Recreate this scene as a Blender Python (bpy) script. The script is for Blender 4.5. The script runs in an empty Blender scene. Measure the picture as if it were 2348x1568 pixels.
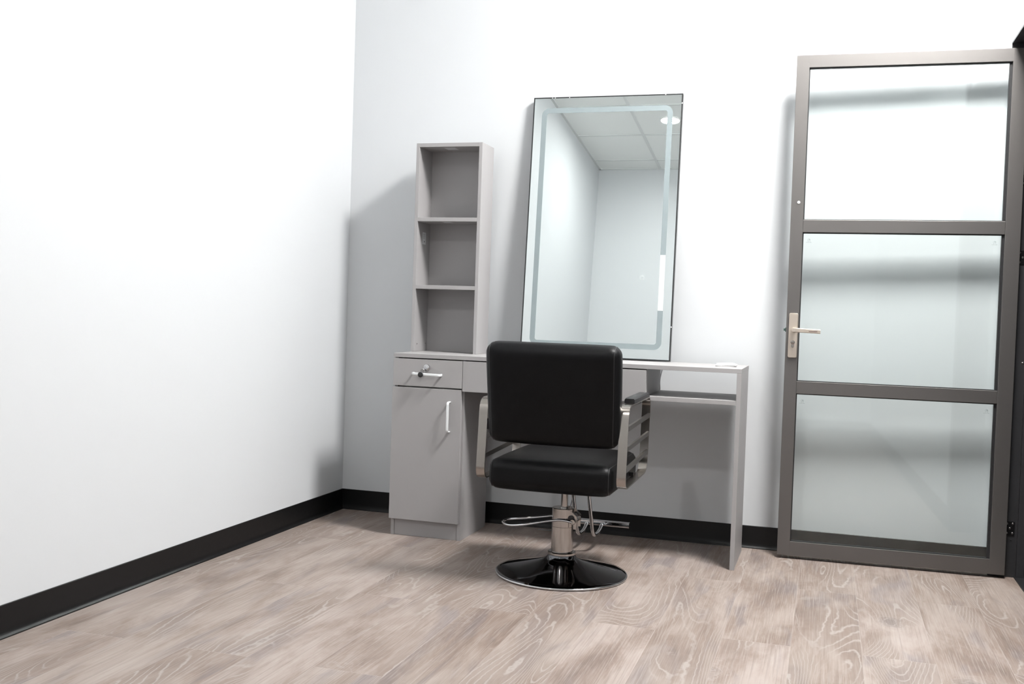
import bpy, bmesh, math, random
from math import sin, cos, pi, radians, hypot, sqrt
from mathutils import Vector, Matrix
random.seed(4)
C = bpy.context.scene.collection

# ------------------------------------------------------------------ materials
def new_mat(name):
    m = bpy.data.materials.new(name); m.use_nodes = True
    return m, m.node_tree.nodes, m.node_tree.links, m.node_tree.nodes['Principled BSDF']

def simple(name, col, rough=.5, metal=0., spec=.5, coat=0., coat_rough=.05, bump=0., bscale=300., vary=0., stretch=(1, 1, 1)):
    m, N, L, b = new_mat(name)
    b.inputs['Base Color'].default_value = (*col, 1)
    b.inputs['Roughness'].default_value = rough
    b.inputs['Metallic'].default_value = metal
    b.inputs['Specular IOR Level'].default_value = spec
    b.inputs['Coat Weight'].default_value = coat
    b.inputs['Coat Roughness'].default_value = coat_rough
    tc = N.new('ShaderNodeTexCoord'); mp = N.new('ShaderNodeMapping')
    mp.inputs['Scale'].default_value = stretch
    L.new(tc.outputs['Object'], mp.inputs['Vector'])
    nz = N.new('ShaderNodeTexNoise'); nz.inputs['Scale'].default_value = bscale; nz.inputs['Detail'].default_value = 3
    L.new(mp.outputs['Vector'], nz.inputs['Vector'])
    if bump:
        bp = N.new('ShaderNodeBump'); bp.inputs['Strength'].default_value = bump; bp.inputs['Distance'].default_value = .001
        L.new(nz.outputs['Fac'], bp.inputs['Height']); L.new(bp.outputs['Normal'], b.inputs['Normal'])
    if vary:
        rg = N.new('ShaderNodeMapRange'); rg.inputs['To Min'].default_value = rough - vary; rg.inputs['To Max'].default_value = rough + vary
        L.new(nz.outputs['Fac'], rg.inputs['Value']); L.new(rg.outputs['Result'], b.inputs['Roughness'])
    return m

M = {}
M['wall'] = simple('white_wall_paint', (.60, .617, .632), .55, spec=.3, bump=.06, bscale=420)
M['ceil'] = simple('ceiling_tile_board', (.86, .88, .87), .85, spec=.2, bump=.3, bscale=260)
M['grid'] = simple('ceiling_grid_metal', (.70, .72, .72), .5)
M['base'] = simple('black_cove_rubber', (.0022, .0022, .0026), .40, spec=.32, vary=.06, bscale=60)
M['lam'] = simple('grey_laminate', (.325, .315, .315), .5, spec=.35, vary=.03, bscale=40)
M['lam_edge'] = simple('grey_edge_band', (.375, .365, .365), .42, spec=.4)
M['gap'] = simple('dark_gap_board', (.05, .04, .04), .8)
M['white_metal'] = simple('white_enamel_handle', (.72, .74, .75), .35, spec=.5)
M['chrome'] = simple('polished_chrome', (.62, .62, .63), .06, 1.)
M['steel'] = simple('satin_column_steel', (.42, .40, .385), .11, 1., vary=.04, bscale=4, stretch=(40, 40, .6))
M['nickel'] = simple('brushed_nickel', (.38, .35, .32), .23, 1., bump=.05, bscale=30, stretch=(6, 6, 120), vary=.05)
M['bar'] = simple('brushed_bar_metal', (.25, .235, .22), .3, 1.)
M['darkchrome'] = simple('black_gloss_base', (.13, .132, .14), .06, 1.)
M['vinyl'] = simple('black_vinyl', (.004, .004, .0045), .42, spec=.14, bump=.25, bscale=520)
M['pad'] = simple('black_rubber_pad', (.012, .012, .013), .38, spec=.5, bump=.1, bscale=300)
M['thread'] = simple('seam_piping_vinyl', (.012, .012, .013), .5)
M['door'] = simple('bronze_powder_coat', (.165, .157, .151), .48, .88, spec=.5, bump=.05, bscale=1500)
M['jamb'] = simple('dark_bronze_frame', (.034, .034, .037), .42, .3)
M['gasket'] = simple('black_gasket', (.012, .012, .013), .5)
M['champagne'] = simple('champagne_handle_metal', (.66, .58, .50), .34, .85)
M['dark'] = simple('black_plastic', (.01, .01, .011), .3)
M['hinge'] = simple('black_hinge_steel', (.008, .008, .009), .35, .5)
M['screw'] = simple('screw_steel', (.35, .34, .33), .3, 1.)
M['threshold'] = simple('black_threshold', (.008, .008, .009), .5)
M['corr'] = simple('corridor_paint', (.10, .10, .11), .7)
M['paper'] = simple('label_paper', (.60, .61, .62), .5)
M['ink'] = simple('label_ink', (.10, .10, .10), .6)
M['etch'] = simple('glass_mark_ink', (.33, .37, .38), .6)
M['clearplastic'] = simple('white_cord_plastic', (.80, .80, .80), .3)
M['cable'] = simple('grey_cable', (.16, .16, .17), .5)
M['mirror_rim'] = simple('mirror_black_rim', (.012, .013, .014), .35)
M['mirror_back'] = simple('mirror_back_board', (.05, .05, .05), .6)
M['frost'] = simple('frosted_mirror_strip', (.22, .26, .27), .6, spec=.3)
M['pale_patch'] = simple('pale_strip_tone', (.55, .58, .58), .5)
M['pale_patch2'] = simple('touch_ring_film', (.60, .64, .65), .5)
M['bare'] = simple('white_screw_cap', (.8, .8, .8), .4)

def mirror_mat():
    m, N, L, b = new_mat('silvered_mirror_glass')
    b.inputs['Base Color'].default_value = (.86, .915, .91, 1)
    b.inputs['Metallic'].default_value = 1; b.inputs['Roughness'].default_value = .004
    return m
M['mirror'] = mirror_mat()

def glass_mat():
    m = bpy.data.materials.new('door_pane_glass'); m.use_nodes = True
    N, L = m.node_tree.nodes, m.node_tree.links
    for n in list(N):
        if n.type != 'OUTPUT_MATERIAL': N.remove(n)
    out = [n for n in N if n.type == 'OUTPUT_MATERIAL'][0]
    tr = N.new('ShaderNodeBsdfTransparent'); tr.inputs['Color'].default_value = (.972, .988, .984, 1)
    gl = N.new('ShaderNodeBsdfGlossy'); gl.inputs['Color'].default_value = (.93, 1, .99, 1); gl.inputs['Roughness'].default_value = .035
    # Schlick reflectance, the same for rays entering and leaving the pane
    g = N.new('ShaderNodeNewGeometry'); dt = N.new('ShaderNodeVectorMath'); dt.operation = 'DOT_PRODUCT'
    L.new(g.outputs['Incoming'], dt.inputs[0]); L.new(g.outputs['Normal'], dt.inputs[1])
    def mth(op, a, c=None):
        n = N.new('ShaderNodeMath'); n.operation = op
        for i, v in enumerate((a, c)):
            if v is None: continue
            if isinstance(v, (int, float)): n.inputs[i].default_value = v
            else: L.new(v, n.inputs[i])
        return n.outputs[0]
    k = mth('POWER', mth('SUBTRACT', 1., mth('ABSOLUTE', dt.outputs['Value'])), 5.)
    F = mth('ADD', mth('MULTIPLY', k, .95), .05)
    mx = N.new('ShaderNodeMixShader')
    L.new(F, mx.inputs['Fac']); L.new(tr.outputs[0], mx.inputs[1]); L.new(gl.outputs[0], mx.inputs[2])
    L.new(mx.outputs[0], out.inputs['Surface'])
    return m
M['glass'] = glass_mat()

def emis(name, col, s):
    m, N, L, b = new_mat(name)
    b.inputs['Base Color'].default_value = (.8, .8, .8, 1)
    b.inputs['Emission Color'].default_value = (*col, 1); b.inputs['Emission Strength'].default_value = s
    return m

def floor_mat():
    m, N, L, b = new_mat('limed_oak_planks')
    PW, PL, X0 = .2075, 1.42, 2.39
    def math_(op, a, b_=None, c=None):
        n = N.new('ShaderNodeMath'); n.operation = op
        for i, v in enumerate((a, b_, c)):
            if v is None: continue
            if isinstance(v, (int, float)): n.inputs[i].default_value = v
            else: L.new(v, n.inputs[i])
        return n.outputs[0]
    def comb(x, y, z=0.):
        n = N.new('ShaderNodeCombineXYZ')
        for i, v in enumerate((x, y, z)):
            if isinstance(v, (int, float)): n.inputs[i].default_value = v
            else: L.new(v, n.inputs[i])
        return n.outputs[0]
    def noise(v, scale, det=3, rough=.5, dist=0.):
        n = N.new('ShaderNodeTexNoise'); n.inputs['Scale'].default_value = scale; n.inputs['Detail'].default_value = det
        n.inputs['Roughness'].default_value = rough; n.inputs['Distortion'].default_value = dist
        L.new(v, n.inputs['Vector']); return n.outputs['Fac']
    def ramp(f, stops):
        n = N.new('ShaderNodeValToRGB'); e = n.color_ramp.elements
        e[0].position, e[0].color = stops[0][0], (*stops[0][1], 1); e[1].position, e[1].color = stops[-1][0], (*stops[-1][1], 1)
        for p, c in stops[1:-1]:
            q = e.new(p); q.color = (*c, 1)
        L.new(f, n.inputs['Fac']); return n.outputs['Color']
    def mix(f, a, c, mode='MIX'):
        n = N.new('ShaderNodeMix'); n.data_type = 'RGBA'; n.blend_type = mode
        if isinstance(f, (int, float)): n.inputs[0].default_value = f
        else: L.new(f, n.inputs[0])
        for i, v in ((6, a), (7, c)):
            if isinstance(v, tuple): n.inputs[i].default_value = (*v, 1)
            else: L.new(v, n.inputs[i])
        return n.outputs[2]
    def step(f, lo, hi, a=0., c=1.):
        n = N.new('ShaderNodeMapRange'); n.interpolation_type = 'SMOOTHSTEP'
        n.inputs['From Min'].default_value = lo; n.inputs['From Max'].default_value = hi
        n.inputs['To Min'].default_value = a; n.inputs['To Max'].default_value = c
        L.new(f, n.inputs['Value']); return n.outputs['Result']
    geo = N.new('ShaderNodeNewGeometry'); sp = N.new('ShaderNodeSeparateXYZ'); L.new(geo.outputs['Position'], sp.inputs[0])
    X, Y = sp.outputs['X'], sp.outputs['Y']
    u = math_('DIVIDE', math_('SUBTRACT', X, X0 - 20 * PW), PW)
    ci = math_('FLOOR', u); cf = math_('FRACT', u)
    par = math_('MODULO', ci, 2.)
    v = math_('ADD', math_('DIVIDE', math_('ADD', Y, 1.335 + 10 * PL), PL), math_('MULTIPLY', par, .5))
    ri = math_('FLOOR', v); rf = math_('FRACT', v)
    wn = N.new('ShaderNodeTexWhiteNoise'); wn.noise_dimensions = '2D'; L.new(comb(ci, ri), wn.inputs['Vector'])
    rnd = wn.outputs['Value']
    off = math_('MULTIPLY', rnd, 57.3)
    P = comb(math_('ADD', X, off), math_('ADD', Y, math_('MULTIPLY', rnd, 31.)), off)
    def scl(v_, s):
        n = N.new('ShaderNodeMapping'); n.inputs['Scale'].default_value = s; L.new(v_, n.inputs['Vector']); return n.outputs[0]
    # broad tone clouds
    cl = noise(scl(P, (1, .30, 1)), 7.5, 5, .62, .5)
    col = ramp(cl, [(.28, (.30, .235, .198)), (.43, (.45, .362, .31)), (.56, (.60, .515, .462)), (.74, (.70, .625, .575))])
    # grey-violet smoky streaks
    g1 = noise(scl(P, (1, .22, 1)), 9, 3, .5, .8)
    col = mix(step(g1, .52, .70, 0, .75), col, (.335, .295, .30))
    # per plank tone
    tone = ramp(rnd, [(0, (.86, .83, .80)), (.5, (1, 1, 1)), (1, (1.06, 1.06, 1.07))])
    col = mix(1., col, tone, 'MULTIPLY')
    # fine straight pores
    fi = noise(scl(P, (330, 6, 1)), 1., 2, .6)
    col = mix(step(fi, .46, .68, 0, .42), col, (.74, .68, .63))
    fi2 = noise(scl(P, (170, 2.6, 1)), 1., 3, .6)
    col = mix(step(fi2, .48, .68, 0, .36), col, (.31, .25, .215))
    # cathedral grain: contour lines of a stretched field
    fld = noise(scl(P, (1, .17, 1)), 5.0, 1.0, .4, .35)
    wob = noise(scl(P, (1, .6, 1)), 42, 2, .5)
    f2 = math_('ADD', math_('MULTIPLY', fld, 34.), math_('MULTIPLY', wob, .55))
    fr = math_('FRACT', f2)
    tri = math_('ABSOLUTE', math_('SUBTRACT', fr, .5))
    line = step(tri, .0, .17, 1, 0)
    mk = noise(scl(P, (1, .30, 1)), 4.6, 2, .5, .3)
    mask = step(mk, .52, .60)
    body = math_('MULTIPLY', mask, .5)
    col = mix(body, col, (.40, .325, .28))
    col = mix(math_('MULTIPLY', math_('MULTIPLY', line, mask), .62), col, (.74, .69, .645))
    col = mix(math_('MULTIPLY', line, .07), col, (.74, .69, .645))
    # knots
    vo = N.new('ShaderNodeTexVoronoi'); vo.inputs['Scale'].default_value = 2.3; L.new(scl(P, (1, .55, 1)), vo.inputs['Vector'])
    kn = math_('ADD', vo.outputs['Distance'], math_('MULTIPLY', noise(P, 16, 3, .6), .16))
    col = mix(step(kn, .10, .20, .60, 0), col, (.25, .215, .205))
    ring = math_('ABSOLUTE', math_('SUBTRACT', math_('FRACT', math_('MULTIPLY', kn, 26.)), .5))
    rl = math_('MULTIPLY', step(ring, 0, .16, 1, 0), step(kn, .14, .30, 1, 0))
    col = mix(math_('MULTIPLY', rl, .45), col, (.72, .66, .62))
    # cross-cut flecks
    fk = noise(scl(P, (1, 7, 1)), 17, 2, .5, .5)
    col = mix(step(fk, .70, .78, 0, .35), col, (.76, .70, .66))
    # joints
    e1 = math_('MULTIPLY', math_('MINIMUM', cf, math_('SUBTRACT', 1., cf)), PW)
    e2 = math_('MULTIPLY', math_('MINIMUM', rf, math_('SUBTRACT', 1., rf)), PL)
    e = math_('MINIMUM', e1, e2)
    sm = step(e, .0004, .0016, 1, 0)
    col = mix(math_('MULTIPLY', sm, .35), col, (.80, .74, .69))
    # tiny white specks of plaster
    v2 = N.new('ShaderNodeTexVoronoi'); v2.inputs['Scale'].default_value = 3.1; v2.inputs['Randomness'].default_value = 1; L.new(geo.outputs['Position'], v2.inputs['Vector'])
    col = mix(step(v2.outputs['Distance'], .008, .013, .8, 0), col, (.85, .84, .82))
    col = mix(1., col, (.49, .475, .475), 'MULTIPLY')
    L.new(col, b.inputs['Base Color'])
    b.inputs['Roughness'].default_value = .52; b.inputs['Specular IOR Level'].default_value = .35
    bp = N.new('ShaderNodeBump'); bp.inputs['Strength'].default_value = .25; bp.inputs['Distance'].default_value = .0006
    h = math_('SUBTRACT', math_('MULTIPLY', fi, .6), math_('MULTIPLY', sm, 1.2))
    L.new(h, bp.inputs['Height']); L.new(bp.outputs['Normal'], b.inputs['Normal'])
    return m
M['floor'] = floor_mat()

# ------------------------------------------------------------------ builders
def obj(name, bm, mat, parent=None, smooth=False, world=True):
    """Link bm as ONE mesh. With a parent, vertices given in world space are shifted to the root's origin."""
    bmesh.ops.recalc_face_normals(bm, faces=bm.faces[:])
    if parent is not None and world:
        r = parent
        while r.parent: r = r.parent
        bm.transform(Matrix.Translation(-Vector(r.location)))
    me = bpy.data.meshes.new(name); bm.to_mesh(me); bm.free()
    if smooth:
        for p in me.polygons: p.use_smooth = True
        if smooth != 'all':
            me.set_sharp_from_angle(angle=radians(38))
    me.materials.append(mat)
    o = bpy.data.objects.new(name, me); C.objects.link(o)
    if parent is not None: o.parent = parent
    return o

def tag(o, label=None, cat=None, group=None, kind=None):
    if label: o['label'] = label
    if cat: o['category'] = cat
    if group: o['group'] = group
    if kind: o['kind'] = kind
    return o

def thing(name, loc, rz=0, **k):
    o = bpy.data.objects.new(name, None); o.empty_display_size = .1; C.objects.link(o)
    o.location = loc; o.rotation_euler = (0, 0, rz)
    return tag(o, **k)

def bx(bm, x0, x1, y0, y1, z0, z1, bev=0., seg=2):
    t = bmesh.new()
    bmesh.ops.create_cube(t, size=1)
    for v in t.verts:
        v.co = Vector(((x0 + x1) / 2 + v.co.x * (x1 - x0), (y0 + y1) / 2 + v.co.y * (y1 - y0), (z0 + z1) / 2 + v.co.z * (z1 - z0)))
    if bev: bmesh.ops.bevel(t, geom=t.edges[:], offset=bev, segments=seg, profile=.5, affect='EDGES')
    me = bpy.data.meshes.new('t'); t.to_mesh(me); t.free(); bm.from_mesh(me); bpy.data.meshes.remove(me)
    return bm
def box(*a, **k): return bx(bmesh.new(), *a, **k)

def smooth_path(pts, rad=.02, n=6, closed=False):
    """Fillet the corners of a polyline."""
    P = [Vector(p) for p in pts]; out = []
    m = len(P)
    for i in range(m):
        if not closed and i in (0, m - 1): out.append(P[i]); continue
        a, b, c = P[i - 1], P[i], P[(i + 1) % m]
        d1, d2 = (a - b), (c - b); r = rad[i] if isinstance(rad, (list, tuple)) else rad
        k = min(r, d1.length * .49, d2.length * .49)
        p1, p2 = b + d1.normalized() * k, b + d2.normalized() * k
        for j in range(n + 1):
            t = j / n
            out.append(p1 * (1 - t) ** 2 + b * 2 * t * (1 - t) + p2 * t * t)
    return out

def sweep(bm, pts, sect, closed=False, up=Vector((0, 0, 1)), cap=True):
    """Sweep the 2D section (list of (a, b)) along pts; a along 'side', b along the in-plane normal."""
    n = len(pts); rings = []
    prev = None
    for i in range(n):
        if closed: t = (pts[(i + 1) % n] - pts[i - 1])
        else: t = pts[min(i + 1, n - 1)] - pts[max(i - 1, 0)]
        t.normalize()
        if prev is None:
            s = up.cross(t)
            if s.length < 1e-3: s = Vector((1, 0, 0)).cross(t)
            s.normalize()
        else:
            s = prev - t * prev.dot(t)
            s.normalize()
        prev = s; nn = t.cross(s)
        rings.append([bm.verts.new(pts[i] + s * a + nn * b_) for a, b_ in sect])
    k = len(sect)
    for i in range(n if closed else n - 1):
        A, B = rings[i], rings[(i + 1) % n]
        for j in range(k): bm.faces.new((A[j], A[(j + 1) % k], B[(j + 1) % k], B[j]))
    if cap and not closed:
        bm.faces.new(rings[0]); bm.faces.new(rings[-1])
    return bm
def circ(r, n=12): return [(r * cos(2 * pi * i / n), r * sin(2 * pi * i / n)) for i in range(n)]
def tube(bm, pts, r, n=12, closed=False): return sweep(bm, [Vector(p) for p in pts], circ(r, n), closed)

def lathe(bm, prof, c, n=64, axis='z', loop=False):
    """prof: (radius, height) list; axis z or y (height along -y)."""
    rings = []
    for r, h in prof:
        ring = []
        for i in range(n):
            a = 2 * pi * i / n
            if axis == 'z': p = Vector((c[0] + r * cos(a), c[1] + r * sin(a), c[2] + h))
            else: p = Vector((c[0] + r * cos(a), c[1] - h, c[2] + r * sin(a)))
            ring.append(bm.verts.new(p))
        rings.append(ring)
    for A, B in zip(rings, rings[1:]):
        for i in range(n): bm.faces.new((A[i], A[(i + 1) % n], B[(i + 1) % n], B[i]))
    if loop:
        for i in range(n): bm.faces.new((rings[-1][i], rings[-1][(i + 1) % n], rings[0][(i + 1) % n], rings[0][i]))
    else:
        if prof[0][0] > 1e-6: bm.faces.new(rings[0])
        if prof[-1][0] > 1e-6: bm.faces.new(rings[-1])
    bmesh.ops.remove_doubles(bm, verts=bm.verts[:], dist=1e-6)
    return bm

def cushion(cx, cy, cz, sx, sy, sz, r, bulge=(0, 0, 0), mat=None, taper=None, n=26):
    bm = bmesh.new(); bmesh.ops.create_cube(bm, size=2)
    bmesh.ops.subdivide_edges(bm, edges=bm.edges[:], cuts=n, use_grid_fill=True)
    h = Vector((sx / 2, sy / 2, sz / 2))
    for v in bm.verts:
        t = Vector([sin(c * pi / 2) for c in v.co])
        p = Vector([t[i] * h[i] for i in range(3)])
        c = Vector([max(-h[i] + r, min(h[i] - r, p[i])) for i in range(3)])
        d = p - c
        if d.length > 1e-9: p = c + d.normalized() * r
        q = [p[i] / h[i] for i in range(3)]
        w = [1 - q[i] ** 4 for i in range(3)]
        p.x += math.copysign(bulge[0], t.x) * max(0, w[1] * w[2]) * abs(q[0]) ** 3
        p.y += math.copysign(bulge[1], t.y) * max(0, w[0] * w[2]) * abs(q[1]) ** 3
        p.z += math.copysign(bulge[2], t.z) * max(0, w[0] * w[1]) * abs(q[2]) ** 3
        if taper: p = taper(p, q)
        v.co = p
    M_ = Matrix.Translation((cx, cy, cz))
    if mat is not None: M_ = M_ @ mat
    bm.transform(M_); return bm

def rrect(h1, h2, r, n=7):
    """points of a rounded rectangle, half sizes h1,h2"""
    out = []
    for sx, sy, a0 in ((1, 1, 0), (-1, 1, 90), (-1, -1, 180), (1, -1, 270)):
        for j in range(n + 1):
            a = radians(a0 + 90 * j / n)
            out.append((sx * (h1 - r) + r * cos(a), sy * (h2 - r) + r * sin(a)))
    return out

def struct(name, bm, mat, smooth=False):
    return tag(obj(name, bm, mat, smooth=smooth), kind='structure')

# ------------------------------------------------------------------ room shell
XR, D, H = 2.907, 5.44, 3.32
HB = .0975
OY0, OY1, OZ = -1.04, -.072, 2.128          # doorway opening in the right wall
struct('floor', box(-.12, 2.998, -D - .12, .12, -.06, 0), M['floor'])
struct('wall_back', box(-.12, XR + .12, 0, .12, 0, H), M['wall'])
struct('wall_left', box(-.12, 0, -D, 0, 0, H), M['wall'])
struct('wall_front', box(-.12, XR + .12, -D - .12, -D, 0, H), M['wall'])
w = box(XR, XR + .12, -D, OY0, 0, H); bx(w, XR, XR + .12, OY0, 0, OZ, H); bx(w, XR, XR + .12, OY1, 0, 0, OZ)
struct('wall_right', w, M['wall'])
struct('ceiling', box(-.12, XR + .12, -D - .12, .12, H, H + .06), M['ceil'])
# ceiling grid of T bars
g = bmesh.new()
for k in range(1, 5): bx(g, .61 * k - .012, .61 * k + .012, -D, 0, H - .006, H)
for k in range(0, 8):
    y = -5.15 + .72 * k
    if y < 0: bx(g, 0, XR, y - .012, y + .012, H - .005, H)
bx(g, 0, .022, -D, 0, H - .007, H); bx(g, XR - .022, XR, -D, 0, H - .007, H)
bx(g, 0, XR, -D, -D + .022, H - .007, H); bx(g, 0, XR, -.022, 0, H - .007, H)
struct('trim_1', g, M['grid'])

def cove(bm, a, b, n):
    """rubber cove base from a to b (xy); n = inward normal"""
    prof = [(0, 0), (0, HB), (.0018, HB), (.0032, HB - .0015), (.0034, .024), (.0045, .015), (.0075, .008), (.0118, .0038), (.0126, .0022), (.0126, 0)]
    a, b, n = Vector((*a, 0)), Vector((*b, 0)), Vector((*n, 0))
    A = [bm.verts.new(a + n * d + Vector((0, 0, z))) for d, z in prof]
    B = [bm.verts.new(b + n * d + Vector((0, 0, z))) for d, z in prof]
    k = len(prof)
    for j in range(k): bm.faces.new((A[j], A[(j + 1) % k], B[(j + 1) % k], B[j]))
    bm.faces.new(A); bm.faces.new(B); return bm
struct('baseboard_back', cove(bmesh.new(), (.0, 0), (XR, 0), (0, -1)), M['base'], True)
struct('baseboard_left', cove(bmesh.new(), (0, 0), (0, -D), (1, 0)), M['base'], True)
struct('baseboard_front', cove(bmesh.new(), (0, -D), (XR, -D), (0, 1)), M['base'], True)
struct('baseboard_right', cove(bmesh.new(), (XR, OY0 - .05), (XR, -D), (-1, 0)), M['base'], True)

# doorway lining of the right wall, threshold, corridor beyond
fr = thing('trim_2', (XR, OY1, 0), kind='structure')
j = box(XR - .004, 3.004, OY1 - .008, OY1, 0, OZ); bx(j, 3.004, XR + .125, OY1 - .028, OY1, 0, OZ)
j_far = obj('jamb', j, M['jamb'], fr)
j = box(XR - .012, XR + .125, OY0, OY0 + .04, 0, OZ); bx(j, XR - .012, XR, OY0 - .05, OY0 + .04, 0, OZ + .05)
obj('jamb', j, M['jamb'], fr)
j = box(XR - .004, 3.004, OY0, OY1, OZ - .008, OZ); bx(j, 3.004, XR + .125, OY0, OY1, OZ - .03, OZ)
obj('header', j, M['jamb'], fr)
obj('threshold', box(2.998, 3.09, OY0, OY1, -.02, .006, bev=.002), M['threshold'], fr)
struct('corridor_floor', box(3.09, 4.6, -3, 1.0, -.06, 0), M['corr'])
struct('corridor_wall', box(4.6, 4.7, -3, 1.0, 0, 3.0), M['corr'])
struct('corridor_ceiling', box(XR + .12, 4.6, -3, 1.0, 2.9, 3.0), M['corr'])

def screw(bm, c, r=.0042, axis='y'):
    lathe(bm, [(r, 0), (r, .0008), (r * .75, .0016), (r * .3, .0016), (r * .28, .0006), (0, .0006)], c, 14, 'y'); return bm
for zc in (.196, 1.275, 1.587):
    hg = box(2.9590, 2.9945, OY1 - .0105, OY1 - .008, zc - .028, zc + .028, bev=.0006)
    h = obj('hinge', hg, M['hinge'], fr)
    for dx_, dz_ in ((.0075, .019), (.0275, .019), (.0175, 0), (.0075, -.019), (.0275, -.019)):
        obj('screw', screw(bmesh.new(), (2.9590 + dx_, OY1 - .0105, zc + dz_)), M['screw'], h, True)
obj('screw', screw(bmesh.new(), (2.9945, OY1 - .008, .857)), M['screw'], fr, True)
obj('screw', screw(bmesh.new(), (2.983, OY1 - .008, .150), .003), M['jamb'], fr, True)

# ------------------------------------------------------------------ glazed door leaf (local: x along the leaf from its free edge, -y towards the room)
ANG = .025
dr = thing('door_1', (2.0845, -.141, 0), ANG, kind='structure', label='open bronze-framed glass door with three panes beside the grey desk', cat='door')
DW, DT, Z0, Z1 = .876, .036, .014, 2.092
ST = .051
rails = [(Z0, .073), (.693, .7445), (1.3628, 1.4145), (2.0405, Z1)]
# rail heights slightly refined against the photograph
def dbx(bm, x0, x1, y0, y1, z0, z1, **k): return bx(bm, x0, x1, y0, y1, z0, z1, **k)
bm = bmesh.new()
dbx(bm, 0, ST, 0, DT, Z0, Z1, bev=.0012); dbx(bm, DW - ST - .006, DW, 0, DT, Z0, Z1, bev=.0012)
for z0, z1 in (rails[0], rails[3]): dbx(bm, ST - .001, DW - ST - .005, .0003, DT - .0003, z0, z1, bev=.0008)
obj('door_frame', bm, M['door'], dr, world=False)
for z0, z1 in rails[1:3]:
    obj('glazing_bar', box(ST, DW - ST - .006, .0015, DT - .0015, z0, z1, bev=.0012), M['door'], dr, world=False)
for i in range(3):
    zb, zt = rails[i][1], rails[i + 1][0]
    x0, x1 = ST, DW - ST - .006
    fm = bmesh.new()     # inner bead with a gasket
    for a in ((x0, x0 + .004, zb, zt), (x1 - .010, x1, zb, zt), (x0, x1, zt - .004, zt), (x0, x1, zb, zb + .003)):
        dbx(fm, a[0], a[1], .010, .024, a[2], a[3])
    obj('gasket', fm, M['gasket'], dr, world=False)
    pn = obj('glass_pane', box(x0 + .001, x1 - .001, .0155, .0195, zb + .001, zt - .001), M['glass'], dr, world=False)
    # small maker's marks near the two upper corners of each pane
    for mx_ in (x0 + .026, x1 - .034):
        mk = bmesh.new(); mz = zt - .030
        sweep(mk, [Vector((mx_ + .0055 * cos(a), .0152, mz + .0045 * sin(a))) for a in [2 * pi * q / 20 for q in range(20)]], circ(.0006, 6), True)
        dbx(mk, mx_ - .001, mx_ + .0035, .0150, .0154, mz - .001, mz + .003)
        dbx(mk, mx_ - .0045, mx_ - .0030, .0150, .0154, mz - .0075, mz - .0045); dbx(mk, mx_ + .0035, mx_ + .005, .0150, .0154, mz - .0075, mz - .0045)
        for q, wd in enumerate((.0035, .0045, .003, .005)):
            xx = mx_ - .011 + sum((.0035, .0045, .003, .005)[:q]) + .0016 * q
            dbx(mk, xx, xx + wd, .0150, .0154, mz - .0115, mz - .0092)
        obj('glass_mark', mk, M['etch'], pn, world=False)
# lever handle
hx = .029
hp = bmesh.new(); P2 = rrect(.0185, .0925, .006, 4)
vs0 = [hp.verts.new((hx + a, -.0005, .934 + c)) for a, c in P2]; vs1 = [hp.verts.new((hx + a, -.007, .934 + c)) for a, c in P2]
vs2 = [hp.verts.new((hx + a * .9, -.009, .934 + c * .985)) for a, c in P2]
for A, B in ((vs0, vs1), (vs1, vs2)):
    for i in range(len(A)): hp.faces.new((A[i], A[(i + 1) % len(A)], B[(i + 1) % len(A)], B[i]))
hp.faces.new(vs0); hp.faces.new(vs2)
plate = obj('handle_plate', hp, M['champagne'], dr, smooth=True, world=False)
lv = bmesh.new()
lathe(lv, [(.0105, .008), (.0105, .034), (.009, .040), (0, .041)], (hx + .002, 0, .957), 20, 'y')
path = [Vector((hx + .000, -.040, .957)), Vector((hx + .012, -.046, .957)), Vector((hx + .03, -.048, .9565)), Vector((hx + .108, -.048, .9535))]
path = smooth_path(path, .01, 4)
n = len(path); rings = []
for i, p in enumerate(path):
    f = i / (n - 1); hh = .0098 - .0012 * f; th = .0055
    rings.append([lv.verts.new(p + Vector((0, b_, a))) for a, b_ in [(hh * x, th * y) for x, y in ((1, -.5), (.7, -1), (-.7, -1), (-1, -.5), (-1, .5), (-.7, 1), (.7, 1), (1, .5))]])
for A, B in zip(rings, rings[1:]):
    for q in range(8): lv.faces.new((A[q], A[(q + 1) % 8], B[(q + 1) % 8], B[q]))
lv.faces.new(rings[0]); lv.faces.new(rings[-1])
lever = obj('lever', lv, M['champagne'], plate, smooth=True, world=False)
sl = box(hx + .062, hx + .096, -.0540, -.0528, .9522, .9545)
sl.transform(Matrix.Translation((0, 0, 0)))
obj('slot', sl, simple('slot_brown', (.10, .05, .04), .5), plate, world=False)
cy_ = bmesh.new(); lathe(cy_, [(.0085, .008), (.0085, .0125), (.0065, .0135), (.0012, .0135), (.001, .010), (0, .010)], (hx, 0, .906), 20, 'y')
pr2 = rrect(.0062, .011, .0062, 5)
a0 = [cy_.verts.new((hx + a, -.0085, .8945 + c)) for a, c in pr2]; a1 = [cy_.verts.new((hx + a, -.0115, .8945 + c)) for a, c in pr2]
for i in range(len(a0)): cy_.faces.new((a0[i], a0[(i + 1) % len(a0)], a1[(i + 1) % len(a0)], a1[i]))
cy_.faces.new(a1)
obj('lock_cylinder', cy_, M['nickel'], plate, smooth=True, world=False)
lt = box(-.0035, 0, .010, .024, .948, .966, bev=.0008); bx(lt, -.010, 0, .013, .021, .952, .962, bev=.001)
obj('latch', lt, simple('latch_green_steel', (.10, .16, .14), .3, .8), dr, world=False)
sc = bmesh.new(); lathe(sc, [(.0062, 0), (.006, .0016), (.004, .0026), (0, .0028)], (.030, 0, 1.486), 18, 'y')
obj('screw_cap', sc, M['bare'], dr, smooth=True, world=False)

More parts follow.
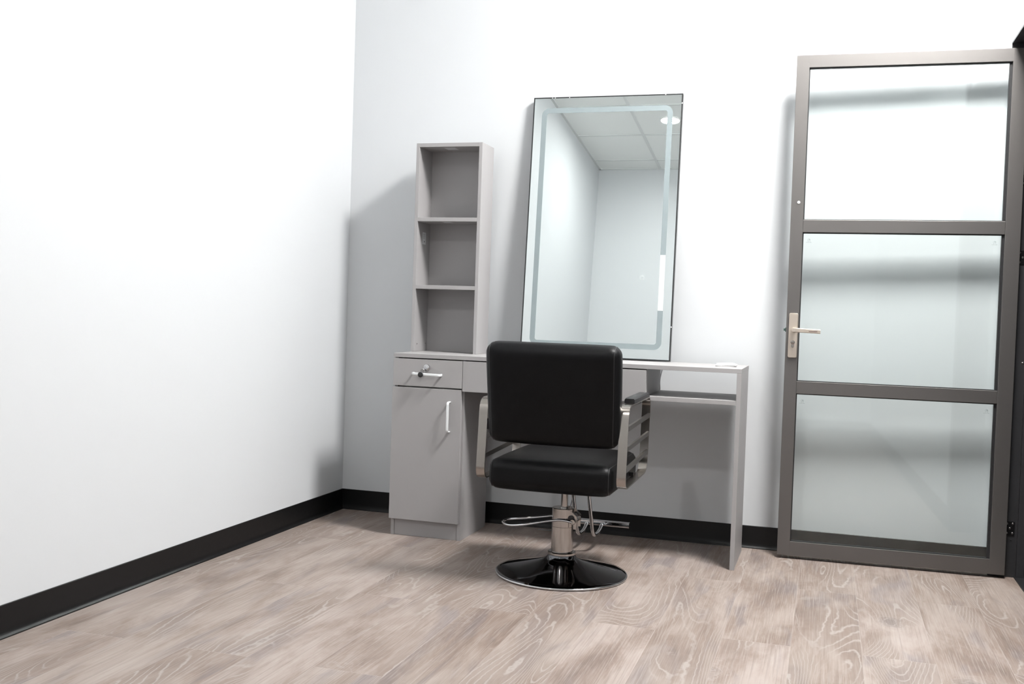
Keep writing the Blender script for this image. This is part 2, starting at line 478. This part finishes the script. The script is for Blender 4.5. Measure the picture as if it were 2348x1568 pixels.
# ------------------------------------------------------------------ styling desk
YF, YB, ZT, TH = -.4448, -.07, .798, .0178
XL, XD = .4475, 1.9345
dk = thing('styling_desk', (XL, YB, 0), label='grey laminate salon styling desk with lockable drawer, cupboard and open shelf against the back wall', cat='desk')
B = .0009
obj('desk_top', box(XL, XD, YF, YB, ZT - TH, ZT, bev=B), M['lam'], dk)
CX = .7745
cb = bmesh.new()
bx(cb, XL + .002, XL + .0175, YF + .0185, YB, 0, ZT - TH, bev=.0005)
bx(cb, CX - .016, CX, YF + .0185, YB - .02, 0, ZT - TH, bev=.0005)
bx(cb, XL + .0175, CX - .016, YB - .03, YB - .022, .07, ZT - TH)
bx(cb, XL + .0175, CX - .016, YF + .03, YB - .03, .072, .088)
bx(cb, XL + .0175, CX - .016, YF + .03, YB - .03, .650, .664)
obj('cabinet_carcass', cb, M['lam'], dk)
obj('kick_panel', box(XL + .0178, CX - .0163, YF + .0215, YF + .0365, .0005, .074, bev=.0005), M['lam'], dk)
cd = obj('cabinet_door', box(XL - .001, .7665, YF, YF + .0175, .074, .6515, bev=B), M['lam'], dk)
dw = obj('drawer', box(XL + .001, .7675, YF, YF + .0175, .6575, .7755, bev=B), M['lam'], dk)
box_ = bmesh.new()
bx(box_, XL + .03, CX - .028, YF + .018, YF + .03, .668, .770); 
obj('drawer_box', box_, M['gap'], dk)
apron = bmesh.new()
obj('drawer_front', box(.7695, 1.5565, YF, YF + .0175, .6455, .7755, bev=B), M['lam'], dk)
bb = bmesh.new(); bx(bb, 1.5415, 1.5565, YF + .018, YB - .0, .6455, ZT - TH - .0002, bev=.0004); bx(bb, .776, 1.5415, YF + .018, YB, .6455, .655)
bx(bb, .776, 1.5415, YB - .015, YB, .655, ZT - TH - .0002)
obj('drawer_housing', bb, M['lam'], dk)
obj('side_shelf', box(1.5567, XD - TH - .0003, YF, YB, .6535, .6715, bev=B), M['lam'], dk)
obj('end_panel', box(XD - TH, XD, YF, YB - .01, 0, ZT - TH - .0002, bev=B), M['lam'], dk)

def bow_handle(a, b_, out, parent, w=.0055):
    """D handle: flat bar bowing out (-y) between two points on the front face"""
    a, b_ = Vector(a), Vector(b_); d = (b_ - a).normalized(); o_ = Vector((0, -out, 0)); y0 = YF
    pts = [a, a + o_, b_ + o_, b_]
    pts = smooth_path(pts, .016, 7)
    up = d.cross(Vector((0, -1, 0)))
    bm = bmesh.new()
    sect = rrect(w, .0028, .0022, 3)
    sweep(bm, pts, sect, False, up=Vector((0, -1, 0)).cross(d).cross(Vector((0, 1, 0))) if False else d)
    return obj('handle', bm, M['white_metal'], parent, smooth=True)
bow_handle((.545, YF, .7135), (.674, YF, .7110), .026, dw)
bow_handle((.7155, YF, .598), (.7155, YF, .470), .026, cd)
lk = bmesh.new(); lathe(lk, [(.0120, 0), (.0138, .003), (.0138, .009), (.0125, .0125), (.0085, .0135), (.008, .012), (0, .012)], (.6075, YF, .7420), 28, 'y')
lock = obj('drawer_lock', lk, M['chrome'], dw, smooth=True)
kk = bmesh.new()
lathe(kk, [(.0105, -.001), (.0115, 0), (.0115, .004), (.0098, .005), (0, .005)], (.5890, YF - .031, .7110), 24, 'y')
key = obj('key_head', kk, M['dark'], dw, smooth=True)
kr = bmesh.new()
sweep(kr, [Vector((.596 + .0105 * cos(a), YF - .024 - .009 * sin(a + .4), .7275 + .0105 * sin(a))) for a in [2 * pi * q / 28 for q in range(28)]], circ(.0009, 8), True)
obj('key_ring', kr, M['chrome'], key, smooth=True)
kb = bmesh.new(); bx(kb, .5882, .5905, YF - .035, YF - .0335, .680, .7015, bev=.0003); bx(kb, .5865, .5895, YF - .035, YF - .0335, .6775, .6835, bev=.0003)
bx(kb, .5905, .5915, YF - .035, YF - .0335, .686, .690)
lathe(kb, [(.0025, 0), (.0025, .0012), (0, .0012)], (.5897, YF - .0334, .7000), 12, 'y')
obj('key_blade', kb, M['screw'], key)

# ------------------------------------------------------------------ shelf tower standing on the desk
TX0, TX1, TY0, TY1, TZ = .4405, .7555, -.240, -.078, 1.7405
tw = thing('shelf_tower', (TX0, TY1, ZT), label='narrow grey open shelf tower with three compartments standing on the left end of the desk', cat='shelf')
T = .0155
obj('side_panel', box(TX0, TX0 + T, TY0, TY1, ZT + .0003, TZ, bev=B), M['lam'], tw)
obj('side_panel', box(TX1 - T, TX1, TY0, TY1, ZT + .0003, TZ, bev=B), M['lam'], tw)
tp = obj('top_panel', box(TX0 + T, TX1 - T, TY0 + .0003, TY1, TZ - .0175, TZ - .0003, bev=.0006), M['lam'], tw)
sh1 = obj('shelf', box(TX0 + T, TX1 - T, TY0 + .0005, TY1, 1.389, 1.4065, bev=B), M['lam'], tw)
sh2 = obj('shelf', box(TX0 + T, TX1 - T, TY0 + .0005, TY1, 1.084, 1.1015, bev=B), M['lam'], tw)
obj('back_panel', box(TX0 + T, TX1 - T, TY1 - .006, TY1 - .001, ZT + .0003, TZ - .0175), M['lam'], tw)
st = bmesh.new(); bx(st, TX0 + T, TX0 + T + .0004, -.176, -.136, 1.290, 1.345)
lab = obj('paper_label', st, M['paper'], tw)
st = bmesh.new()
bx(st, TX0 + T + .0004, TX0 + T + .0007, -.158, -.150, 1.300, 1.306)
for k in range(5): bx(st, TX0 + T + .0004, TX0 + T + .0006, -.170, -.148 - .004 * (k % 2), 1.337 - .005 * k, 1.3382 - .005 * k)
obj('label_print', st, M['ink'], lab)
obj('paper_label', box(.560, .612, -.205, -.150, TZ - .0179, TZ - .0175), M['paper'], tw)
obj('paper_label', box(.560, .600, -.205, -.160, 1.3886, 1.389), M['paper'], tw)
for yy in (-.205, -.105):
    hb = bmesh.new(); n_ = 18
    for r_, t_, m_ in ((.0050, .0012, None),):
        ring = [Vector((TX0 + T + .0006, yy + r_ * cos(2 * pi * q / n_), .833 + r_ * sin(2 * pi * q / n_))) for q in range(n_)]
        sweep(hb, ring, circ(.0010, 8), True)
    cap = obj('dowel_hole', hb, M['lam_edge'], tw, smooth=True)
    hb = bmesh.new(); vs = [hb.verts.new((TX0 + T + .0003, yy + .0045 * cos(2 * pi * q / n_), .833 + .0045 * sin(2 * pi * q / n_))) for q in range(n_)]
    vs2 = [hb.verts.new(v.co + Vector((-.0003, 0, 0))) for v in vs]
    hb.faces.new(vs); hb.faces.new(vs2)
    for i in range(n_): hb.faces.new((vs[i], vs[(i + 1) % n_], vs2[(i + 1) % n_], vs2[i]))
    obj('hole', hb, M['gap'], cap)

# ------------------------------------------------------------------ mirror leaning on the wall
MX0, MX1 = .926, 1.6045
yb, yt, zt = -.1276, -.033, 1.973
mi = thing('wall_mirror', (MX0, yb, ZT), label='tall black-edged mirror with frosted border strip leaning on the wall behind the chair', cat='mirror')
lean = math.atan2(yt - yb, zt - ZT); ML = hypot(yt - yb, zt - ZT); MW = MX1 - MX0
mi.rotation_euler = (-lean, 0, 0)
# local frame: x across, z up the glass, -y towards the room
MT = .026
obj('back_case', box(.004, MW - .004, .004, MT, .012, ML - .004, bev=.002), M['mirror_back'], mi, world=False)
rim = bmesh.new(); R_ = .0052
bx(rim, 0, R_, 0, MT - .004, .0035, ML); bx(rim, MW - R_, MW, 0, MT - .004, .0035, ML); bx(rim, R_, MW - R_, 0, MT - .004, ML - R_, ML); bx(rim, R_, MW - R_, 0, MT - .004, .0035, .0035 + R_)
bx(rim, .0, MW, 0.002, MT - .006, .0035, .0045)
obj('rim', rim, M['mirror_rim'], mi, world=False)
obj('mirror_glass', box(R_, MW - R_, .0006, .004, .0035 + R_, ML - R_), M['mirror'], mi, world=False)
# frosted light strip: rounded rectangular ring
def ring_mesh(cx, cz, ho, vo, ro, w, y):
    bm = bmesh.new(); O = rrect(ho, vo, ro, 8); I = rrect(ho - w, vo - w, max(ro - w, .004), 8)
    vo_ = [bm.verts.new((cx + a, y, cz + c)) for a, c in O]; vi = [bm.verts.new((cx + a, y, cz + c)) for a, c in I]
    vo2 = [bm.verts.new((cx + a, y + .0003, cz + c)) for a, c in O]; vi2 = [bm.verts.new((cx + a, y + .0003, cz + c)) for a, c in I]
    n = len(O)
    for i in range(n):
        k = (i + 1) % n
        bm.faces.new((vo_[i], vo_[k], vi[k], vi[i])); bm.faces.new((vo2[i], vo2[k], vi2[k], vi2[i]))
        bm.faces.new((vo_[i], vo_[k], vo2[k], vo2[i])); bm.faces.new((vi[i], vi[k], vi2[k], vi2[i]))
    return bm
SI, SW = .0415, .0235
obj('frosted_strip', ring_mesh(MW / 2, ML / 2, MW / 2 - SI, ML / 2 - .050, .034, SW, .0002), M['frost'], mi, world=False)
obj('pale_strip', box(MW - SI - SW, MW - SI, .0000, .0003, .222, .466), M['pale_patch'], mi, world=False)  # paler patch over part of the right-hand strip
tb = bmesh.new()
for r_ in (.0065, .0105):
    sweep(tb, [Vector((MW - .140 + r_ * cos(a), .0005, .365 + r_ * sin(a))) for a in [2 * pi * q / 30 for q in range(30)]], circ(.0004, 6), True)
obj('touch_button', tb, M['pale_patch2'], mi, world=False)
for x_, z_ in ((.085, ML - .003), (.098, ML - .003), (.165, ML - .003), (.60, ML - .002)): obj('clip', box(x_, x_ + .004, -.001, .001, z_ - .002, z_ + .001), M['clearplastic'], mi, world=False)
for z_ in (ML - .045, .15): obj('clip', box(MW - .004, MW, -.001, .001, z_, z_ + .005), M['clearplastic'], mi, world=False)

# ------------------------------------------------------------------ small things on / behind the desk
cord = bmesh.new(); pts = []
for k in range(3 * 36):
    a = 2 * pi * k / 36; r_ = .040 + .0035 * sin(k * .11); pts.append(Vector((1.858 + r_ * cos(a), -.275 + r_ * .95 * sin(a), ZT + .0022 + .0034 * (k / 36.))))
sweep(cord, pts, circ(.0021, 8), False)
tail = smooth_path([(1.826, -.25, ZT + .0105), (1.850, -.27, ZT + .0135), (1.872, -.255, ZT + .0135), (1.888, -.21, ZT + .0105), (1.872, -.185, ZT + .003)], .02, 5)
sweep(cord, tail, circ(.0021, 8), False)
tag(obj('coiled_cord', cord, M['clearplastic'], smooth=True), 'small coil of thin white cord lying near the right end of the desk top', 'cord')
cab = bmesh.new()
pts = smooth_path([(1.568, -.018, .803), (1.558, -.03, .76), (1.548, -.034, .715), (1.552, -.03, .66), (1.525, -.03, .625), (1.44, -.03, .60), (1.30, -.028, .50), (1.22, -.030, .35), (1.15, -.04, .06), (1.12, -.05, .0024), (1.02, -.06, .0024)], .05, 7)
tube(cab, pts, .0022, 8)
tag(obj('power_cable', cab, M['cable'], smooth=True), 'thin grey cable hanging down behind the desk below the mirror', 'cable')

# ------------------------------------------------------------------ salon chair
SX, SY = 1.315, -.780
ch = thing('salon_chair', (SX, SY, 0), label='black vinyl salon chair with brushed metal arms on a round pedestal before the desk', cat='chair')
# base
b_ = bmesh.new()
prof = [(.0, .000), (.245, .000), (.2505, .004), (.2505, .0075), (.247, .0105), (.235, .0138), (.20, .0215), (.16, .0310), (.12, .0412), (.09, .0500), (.07, .0575), (.058, .0650), (.052, .0735), (.0505, .078), (0, .078)]
lathe(b_, prof, (SX, SY, 0), 96)
base = obj('round_base', b_, M['darkchrome'], ch, smooth=True)
rm = bmesh.new(); tube(rm, [(SX + .2488 * cos(a), SY + .2488 * sin(a), .0058) for a in [2 * pi * q / 96 for q in range(96)]], .0042, 10, closed=True)
obj('rim_band', rm, M['chrome'], base, smooth=True)
fl = bmesh.new(); lathe(fl, [(.0, .076), (.050, .076), (.0535, .079), (.0535, .086), (.050, .089), (.0425, .0895), (.0, .0895)], (SX, SY, 0), 48)
obj('collar', fl, M['steel'], ch, smooth=True)
cm = bmesh.new(); lathe(cm, [(.0, .0895), (.0415, .0895), (.0415, .1835), (.0405, .1842), (.0405, .1852), (.0415, .186), (.0, .186)], (SX, SY, 0), 48)
obj('column', cm, M['steel'], ch, smooth=True)
sv = bmesh.new(); lathe(sv, [(.0, .186), (.0422, .186), (.0422, .2535), (.0405, .2555), (.0, .2555)], (SX, SY, 0), 48)
hs = obj('pump_sleeve', sv, M['steel'], ch, smooth=True)
for yy in (-.816, -.752):      # cheek plates of the pedal bracket
    br = bmesh.new()
    q = [(SX + .015, .252), (SX + .036, .252), (SX + .061, .231), (SX + .063, .224), (SX + .063, .182), (SX + .050, .182), (SX + .050, .196), (SX + .043, .205), (SX + .015, .205)]
    f0 = [br.verts.new((x, yy, z)) for x, z in q]; f1 = [br.verts.new((x, yy + .004, z)) for x, z in q]
    br.faces.new(f0); br.faces.new(f1)
    for i in range(len(q)): br.faces.new((f0[i], f0[(i + 1) % len(q)], f1[(i + 1) % len(q)], f1[i]))
    obj('pedal_bracket', br, M['steel'], ch)
hd = bmesh.new(); lathe(hd, [(.0, -.066), (.0105, -.066), (.0105, .006), (.009, .008), (.0045, .008), (.004, .004), (0, .004)], (SX + .049, -.820, .2115), 24, 'y')
obj('pivot_pin', hd, M['steel'], ch, smooth=True)
pin = bmesh.new(); lathe(pin, [(.0, -.062), (.0125, -.062), (.0125, .001), (0, .001)], (SX + .041, -.818, .2225), 20, 'y')
obj('bushing', pin, M['dark'], ch, smooth=True)
pn = bmesh.new(); lathe(pn, [(0, .2555), (.0155, .2555), (.0155, .2585), (.0132, .2595), (.0132, .345), (0, .345)], (SX + .004, SY, 0), 28)
obj('piston', pn, M['steel'], ch, smooth=True)
pd = bmesh.new()
pts = smooth_path([(SX + .046, -.826, .2105), (SX + .005, -.828, .2165), (SX - .045, -.828, .208), (SX - .155, -.824, .180), (SX - .212, -.815, .172), (SX - .248, -.765, .176), (SX - .235, -.735, .180), (SX - .15, -.732, .192), (SX - .04, -.735, .213), (SX - .02, -.745, .222)], [0, .02, .03, .03, .03, .02, .02, .03, .02, 0], 6)
sweep(pd, pts, circ(.0045, 12))
obj('foot_pump_pedal', pd, M['chrome'], ch, smooth=True)
# seat: vinyl cushion on a steel plate
def seat_taper(p, q): return p
seat = obj('seat', cushion(1.315, -.770, .4015, .462, .500, .108, .034, (.004, .006, .012)), M['vinyl'], ch, smooth='all')
ro = sqrt(.034 ** 2 - .020 ** 2)
for sx_ in (-1, 1):
    x_ = 1.315 + sx_ * (.231 - .014); hy, hz = .250 - .034 + ro, .054 - .034 + ro
    sm_ = bmesh.new()
    tube(sm_, [(x_ + sx_ * .001, -.770 + a * 1.006, .4015 + c * 1.01) for a, c in rrect(hy, hz, ro, 6)], .0016, 6, closed=True)
    obj('seam', sm_, M['thread'], seat, smooth='all')
pl_ = box(1.20, 1.43, -.90, -.62, .336, .349, bev=.003)
obj('seat_plate', pl_, M['hinge'], ch)
# backrest
LA = radians(9.5)
RB = Matrix.Rotation(LA, 4, 'X')
def btaper(p, q):
    p.x *= 1 + .012 * q[2]
    p.y -= .006 * (1 - q[0] ** 2)          # gently curved shell
    return p
BC = (1.3205, -1.003, .703)
back = obj('backrest', cushion(*BC, .488, .088, .368, .036, (.003, .004, .003), RB, btaper), M['vinyl'], ch, smooth='all')
ro = sqrt(.036 ** 2 - .018 ** 2)
for sx_ in (-1, 1):
    L_ = []
    for a, c in rrect(.044 - .036 + ro, .184 - .036 + ro, ro, 6):
        pz = c / .184
        L_.append((Matrix.Translation(BC) @ RB) @ Vector((sx_ * (.244 - .018) * (1 + .012 * pz), a * 1.01 - .0006, c * 1.004)))
    sm_ = bmesh.new(); tube(sm_, L_, .0015, 6, closed=True)
    obj('seam', sm_, M['thread'], back, smooth='all')
# arms
def arm(side):
    xc = SX + side * .2625; hw = .0165; t = .0024
    # loop corners (y, z): rear-bottom, rear-top, front-top, front-bottom
    cr = [(-1.010, .3790), (-.985, .6720), (-.530, .6770), (-.560, .3860)]
    loop = smooth_path([Vector((xc, y, z)) for y, z in cr], [.045, .045, .045, .058], 9, closed=True)
    bm = bmesh.new()
    n = len(loop); rg = []
    for i in range(n):
        tg = (loop[(i + 1) % n] - loop[i - 1]).normalized(); nn = tg.cross(Vector((1, 0, 0)))
        rg.append([bm.verts.new(loop[i] + Vector((sx_ * hw, 0, 0)) + nn * (sn * t)) for sx_, sn in ((1, 1), (1, -1), (-1, -1), (-1, 1))])
    for i in range(n):
        A, B_ = rg[i], rg[(i + 1) % n]
        for q in range(4): bm.faces.new((A[q], A[(q + 1) % 4], B_[(q + 1) % 4], B_[q]))
    o = obj('armrest', bm, M['nickel'], ch, smooth=True)
    for zr, zf in ((.593, .604), (.521, .533), (.447, .463)):
        bb_ = bmesh.new(); yr, yf = -1.003 + (zr - .379) * .085 + .0, -.556 + (zf - .386) * .09
        x0, x1 = xc + side * hw - .0055 * (1 if side > 0 else -1) - .003, xc + side * hw
        x0, x1 = min(x0, x1), max(x0, x1)
        h_ = .0085
        vv = []
        for (y_, z_) in ((yr, zr), (yf, zf)):
            vv.append([bb_.verts.new((x, y_, z_ + s * h_)) for x, s in ((x0, -1), (x1, -1), (x1, 1), (x0, 1))])
        for q in range(4): bb_.faces.new((vv[0][q], vv[0][(q + 1) % 4], vv[1][(q + 1) % 4], vv[1][q]))
        bb_.faces.new(vv[0]); bb_.faces.new(vv[1])
        obj('cross_bar', bb_, M['bar'], o)
    pb = bmesh.new()
    sec = [(-.019, 0), (.019, 0), (.019, .014), (.015, .019), (-.015, .019), (-.019, .014)]
    ys = [(-.890, .0), (-.880, 1.), (-.61, 1.), (-.585, .55)]
    ringz = []
    for y_, s in ((-.888, .86), (-.882, 1.), (-.60, 1.), (-.575, .8), (-.563, .3)):
        ringz.append([pb.verts.new((xc - side * .002 + a, y_, .6762 + (y_ + .89) * .009 + c * s)) for a, c in sec])
    for A, B_ in zip(ringz, ringz[1:]):
        for q in range(6): pb.faces.new((A[q], A[(q + 1) % 6], B_[(q + 1) % 6], B_[q]))
    pb.faces.new(ringz[0]); pb.faces.new(ringz[-1])
    obj('arm_pad', pb, M['pad'], o, smooth=True)
    # bolts fixing the arm to the seat
    for y_ in (-.88, -.70):
        bt = bmesh.new()
        c0 = xc - side * hw
        xs = sorted((c0 - side * .016, c0 + side * .006))
        bx(bt, xs[0], xs[1], y_ - .008, y_ + .008, .383, .399, bev=.002)
        obj('fixing_bolt', bt, M['hinge'], o)
    return o
arm(1); arm(-1)
# bracket plates joining backrest and arms
for s in (-1, 1):
    bk = bmesh.new()
    x0 = SX + s * .236; bx(bk, min(x0, x0 + s * .011), max(x0, x0 + s * .011), -.995, -.965, .56, .60, bev=.002)
    obj('back_bracket', bk, M['hinge'], ch)
# foot rest
for dx_ in (-.036, .030):
    x_ = SX + dx_
    pts = smooth_path([(x_ - .006, -.56, .345), (x_ - .003, -.475, .28), (x_ + .002, -.395, .098), (x_ + .004, -.372, .068), (x_ + .010, -.300, .070), (x_ + .012, -.245, .094)], [0, .05, .035, .03, .03, 0], 8)
    ft = bmesh.new(); sweep(ft, pts, circ(.0078, 14))
    obj('footrest_tube', ft, M['chrome'], ch, smooth=True)
fb = bmesh.new()
Lp = [Vector((SX - .160, -.242, .098)), Vector((SX + .160, -.242, .098))]
sweep(fb, Lp, rrect(.011, .0115, .0045, 4))
obj('footrest_bar', fb, M['chrome'], ch, smooth=True)

# ------------------------------------------------------------------ recessed downlights
def downlight(x, y, label, power, radius=.075, dome=0.):
    o = thing('domed_ceiling_light' if dome else 'recessed_downlight', (x, y, H), label=label, cat='ceiling light')
    r = bmesh.new(); lathe(r, [(radius, -.004), (radius + .004, -.010), (radius + .016, -.007), (radius + .018, -.0005), (radius, -.0005)], (x, y, H), 40, loop=True)
    obj('trim_ring', r, M['bare'], o, smooth=True)
    ln = bmesh.new(); lathe(ln, [(0, -.0015), (radius, -.0015), (radius, -.0005), (0, -.0005)], (x, y, H), 40)
    A = pi * radius ** 2
    if dome:
        ln.free(); ln = bmesh.new()
        lathe(ln, [(radius * cos(a), -.002 - dome * sin(a)) for a in [pi / 2 * q / 12 for q in range(12)]] + [(0, -.002 - dome)], (x, y, H), 48)
        A = pi * (radius ** 2 + dome ** 2)
    rad = power / (pi * A)
    obj('lens', ln, emis('downlight_lens', (1.0, .985, .965), rad), o, smooth=bool(dome))
    return o
E0 = 78.
downlight(2.66, -1.19, 'round domed ceiling light nearest the glass door', E0 * 3.0, .32, .16)
downlight(.90, -4.07, 'round recessed ceiling downlight seen glowing in the leaning mirror', E0 * .42)

# ------------------------------------------------------------------ world, camera, view
wd = bpy.data.worlds.new('world'); bpy.context.scene.world = wd; wd.use_nodes = True
wd.node_tree.nodes['Background'].inputs['Color'].default_value = (.02, .02, .022, 1)
wd.node_tree.nodes['Background'].inputs['Strength'].default_value = 1.

cam = bpy.data.cameras.new('camera'); co = bpy.data.objects.new('camera', cam); C.objects.link(co)
yaw, pitch, roll, f = -.2987, -.0301, .0332, 2357.4
fw = Vector((sin(yaw) * cos(pitch), cos(yaw) * cos(pitch), sin(pitch)))
rt = Vector((cos(yaw), -sin(yaw), 0)); up = rt.cross(fw)
r2 = rt * cos(roll) + up * sin(roll); u2 = up * cos(roll) - rt * sin(roll)
Rm = Matrix((r2, u2, -fw)).transposed().to_4x4()
co.matrix_world = Matrix.Translation((2.2565, -4.5736, .9968)) @ Rm
cam.sensor_fit = 'HORIZONTAL'; cam.sensor_width = 36; cam.lens = f / 2348 * 36
cam.clip_start = .05
bpy.context.scene.camera = co
vs = bpy.context.scene.view_settings
vs.view_transform = 'Standard'; vs.look = 'None'; vs.gamma = 1; vs.use_curve_mapping = False
vs.exposure = 0.
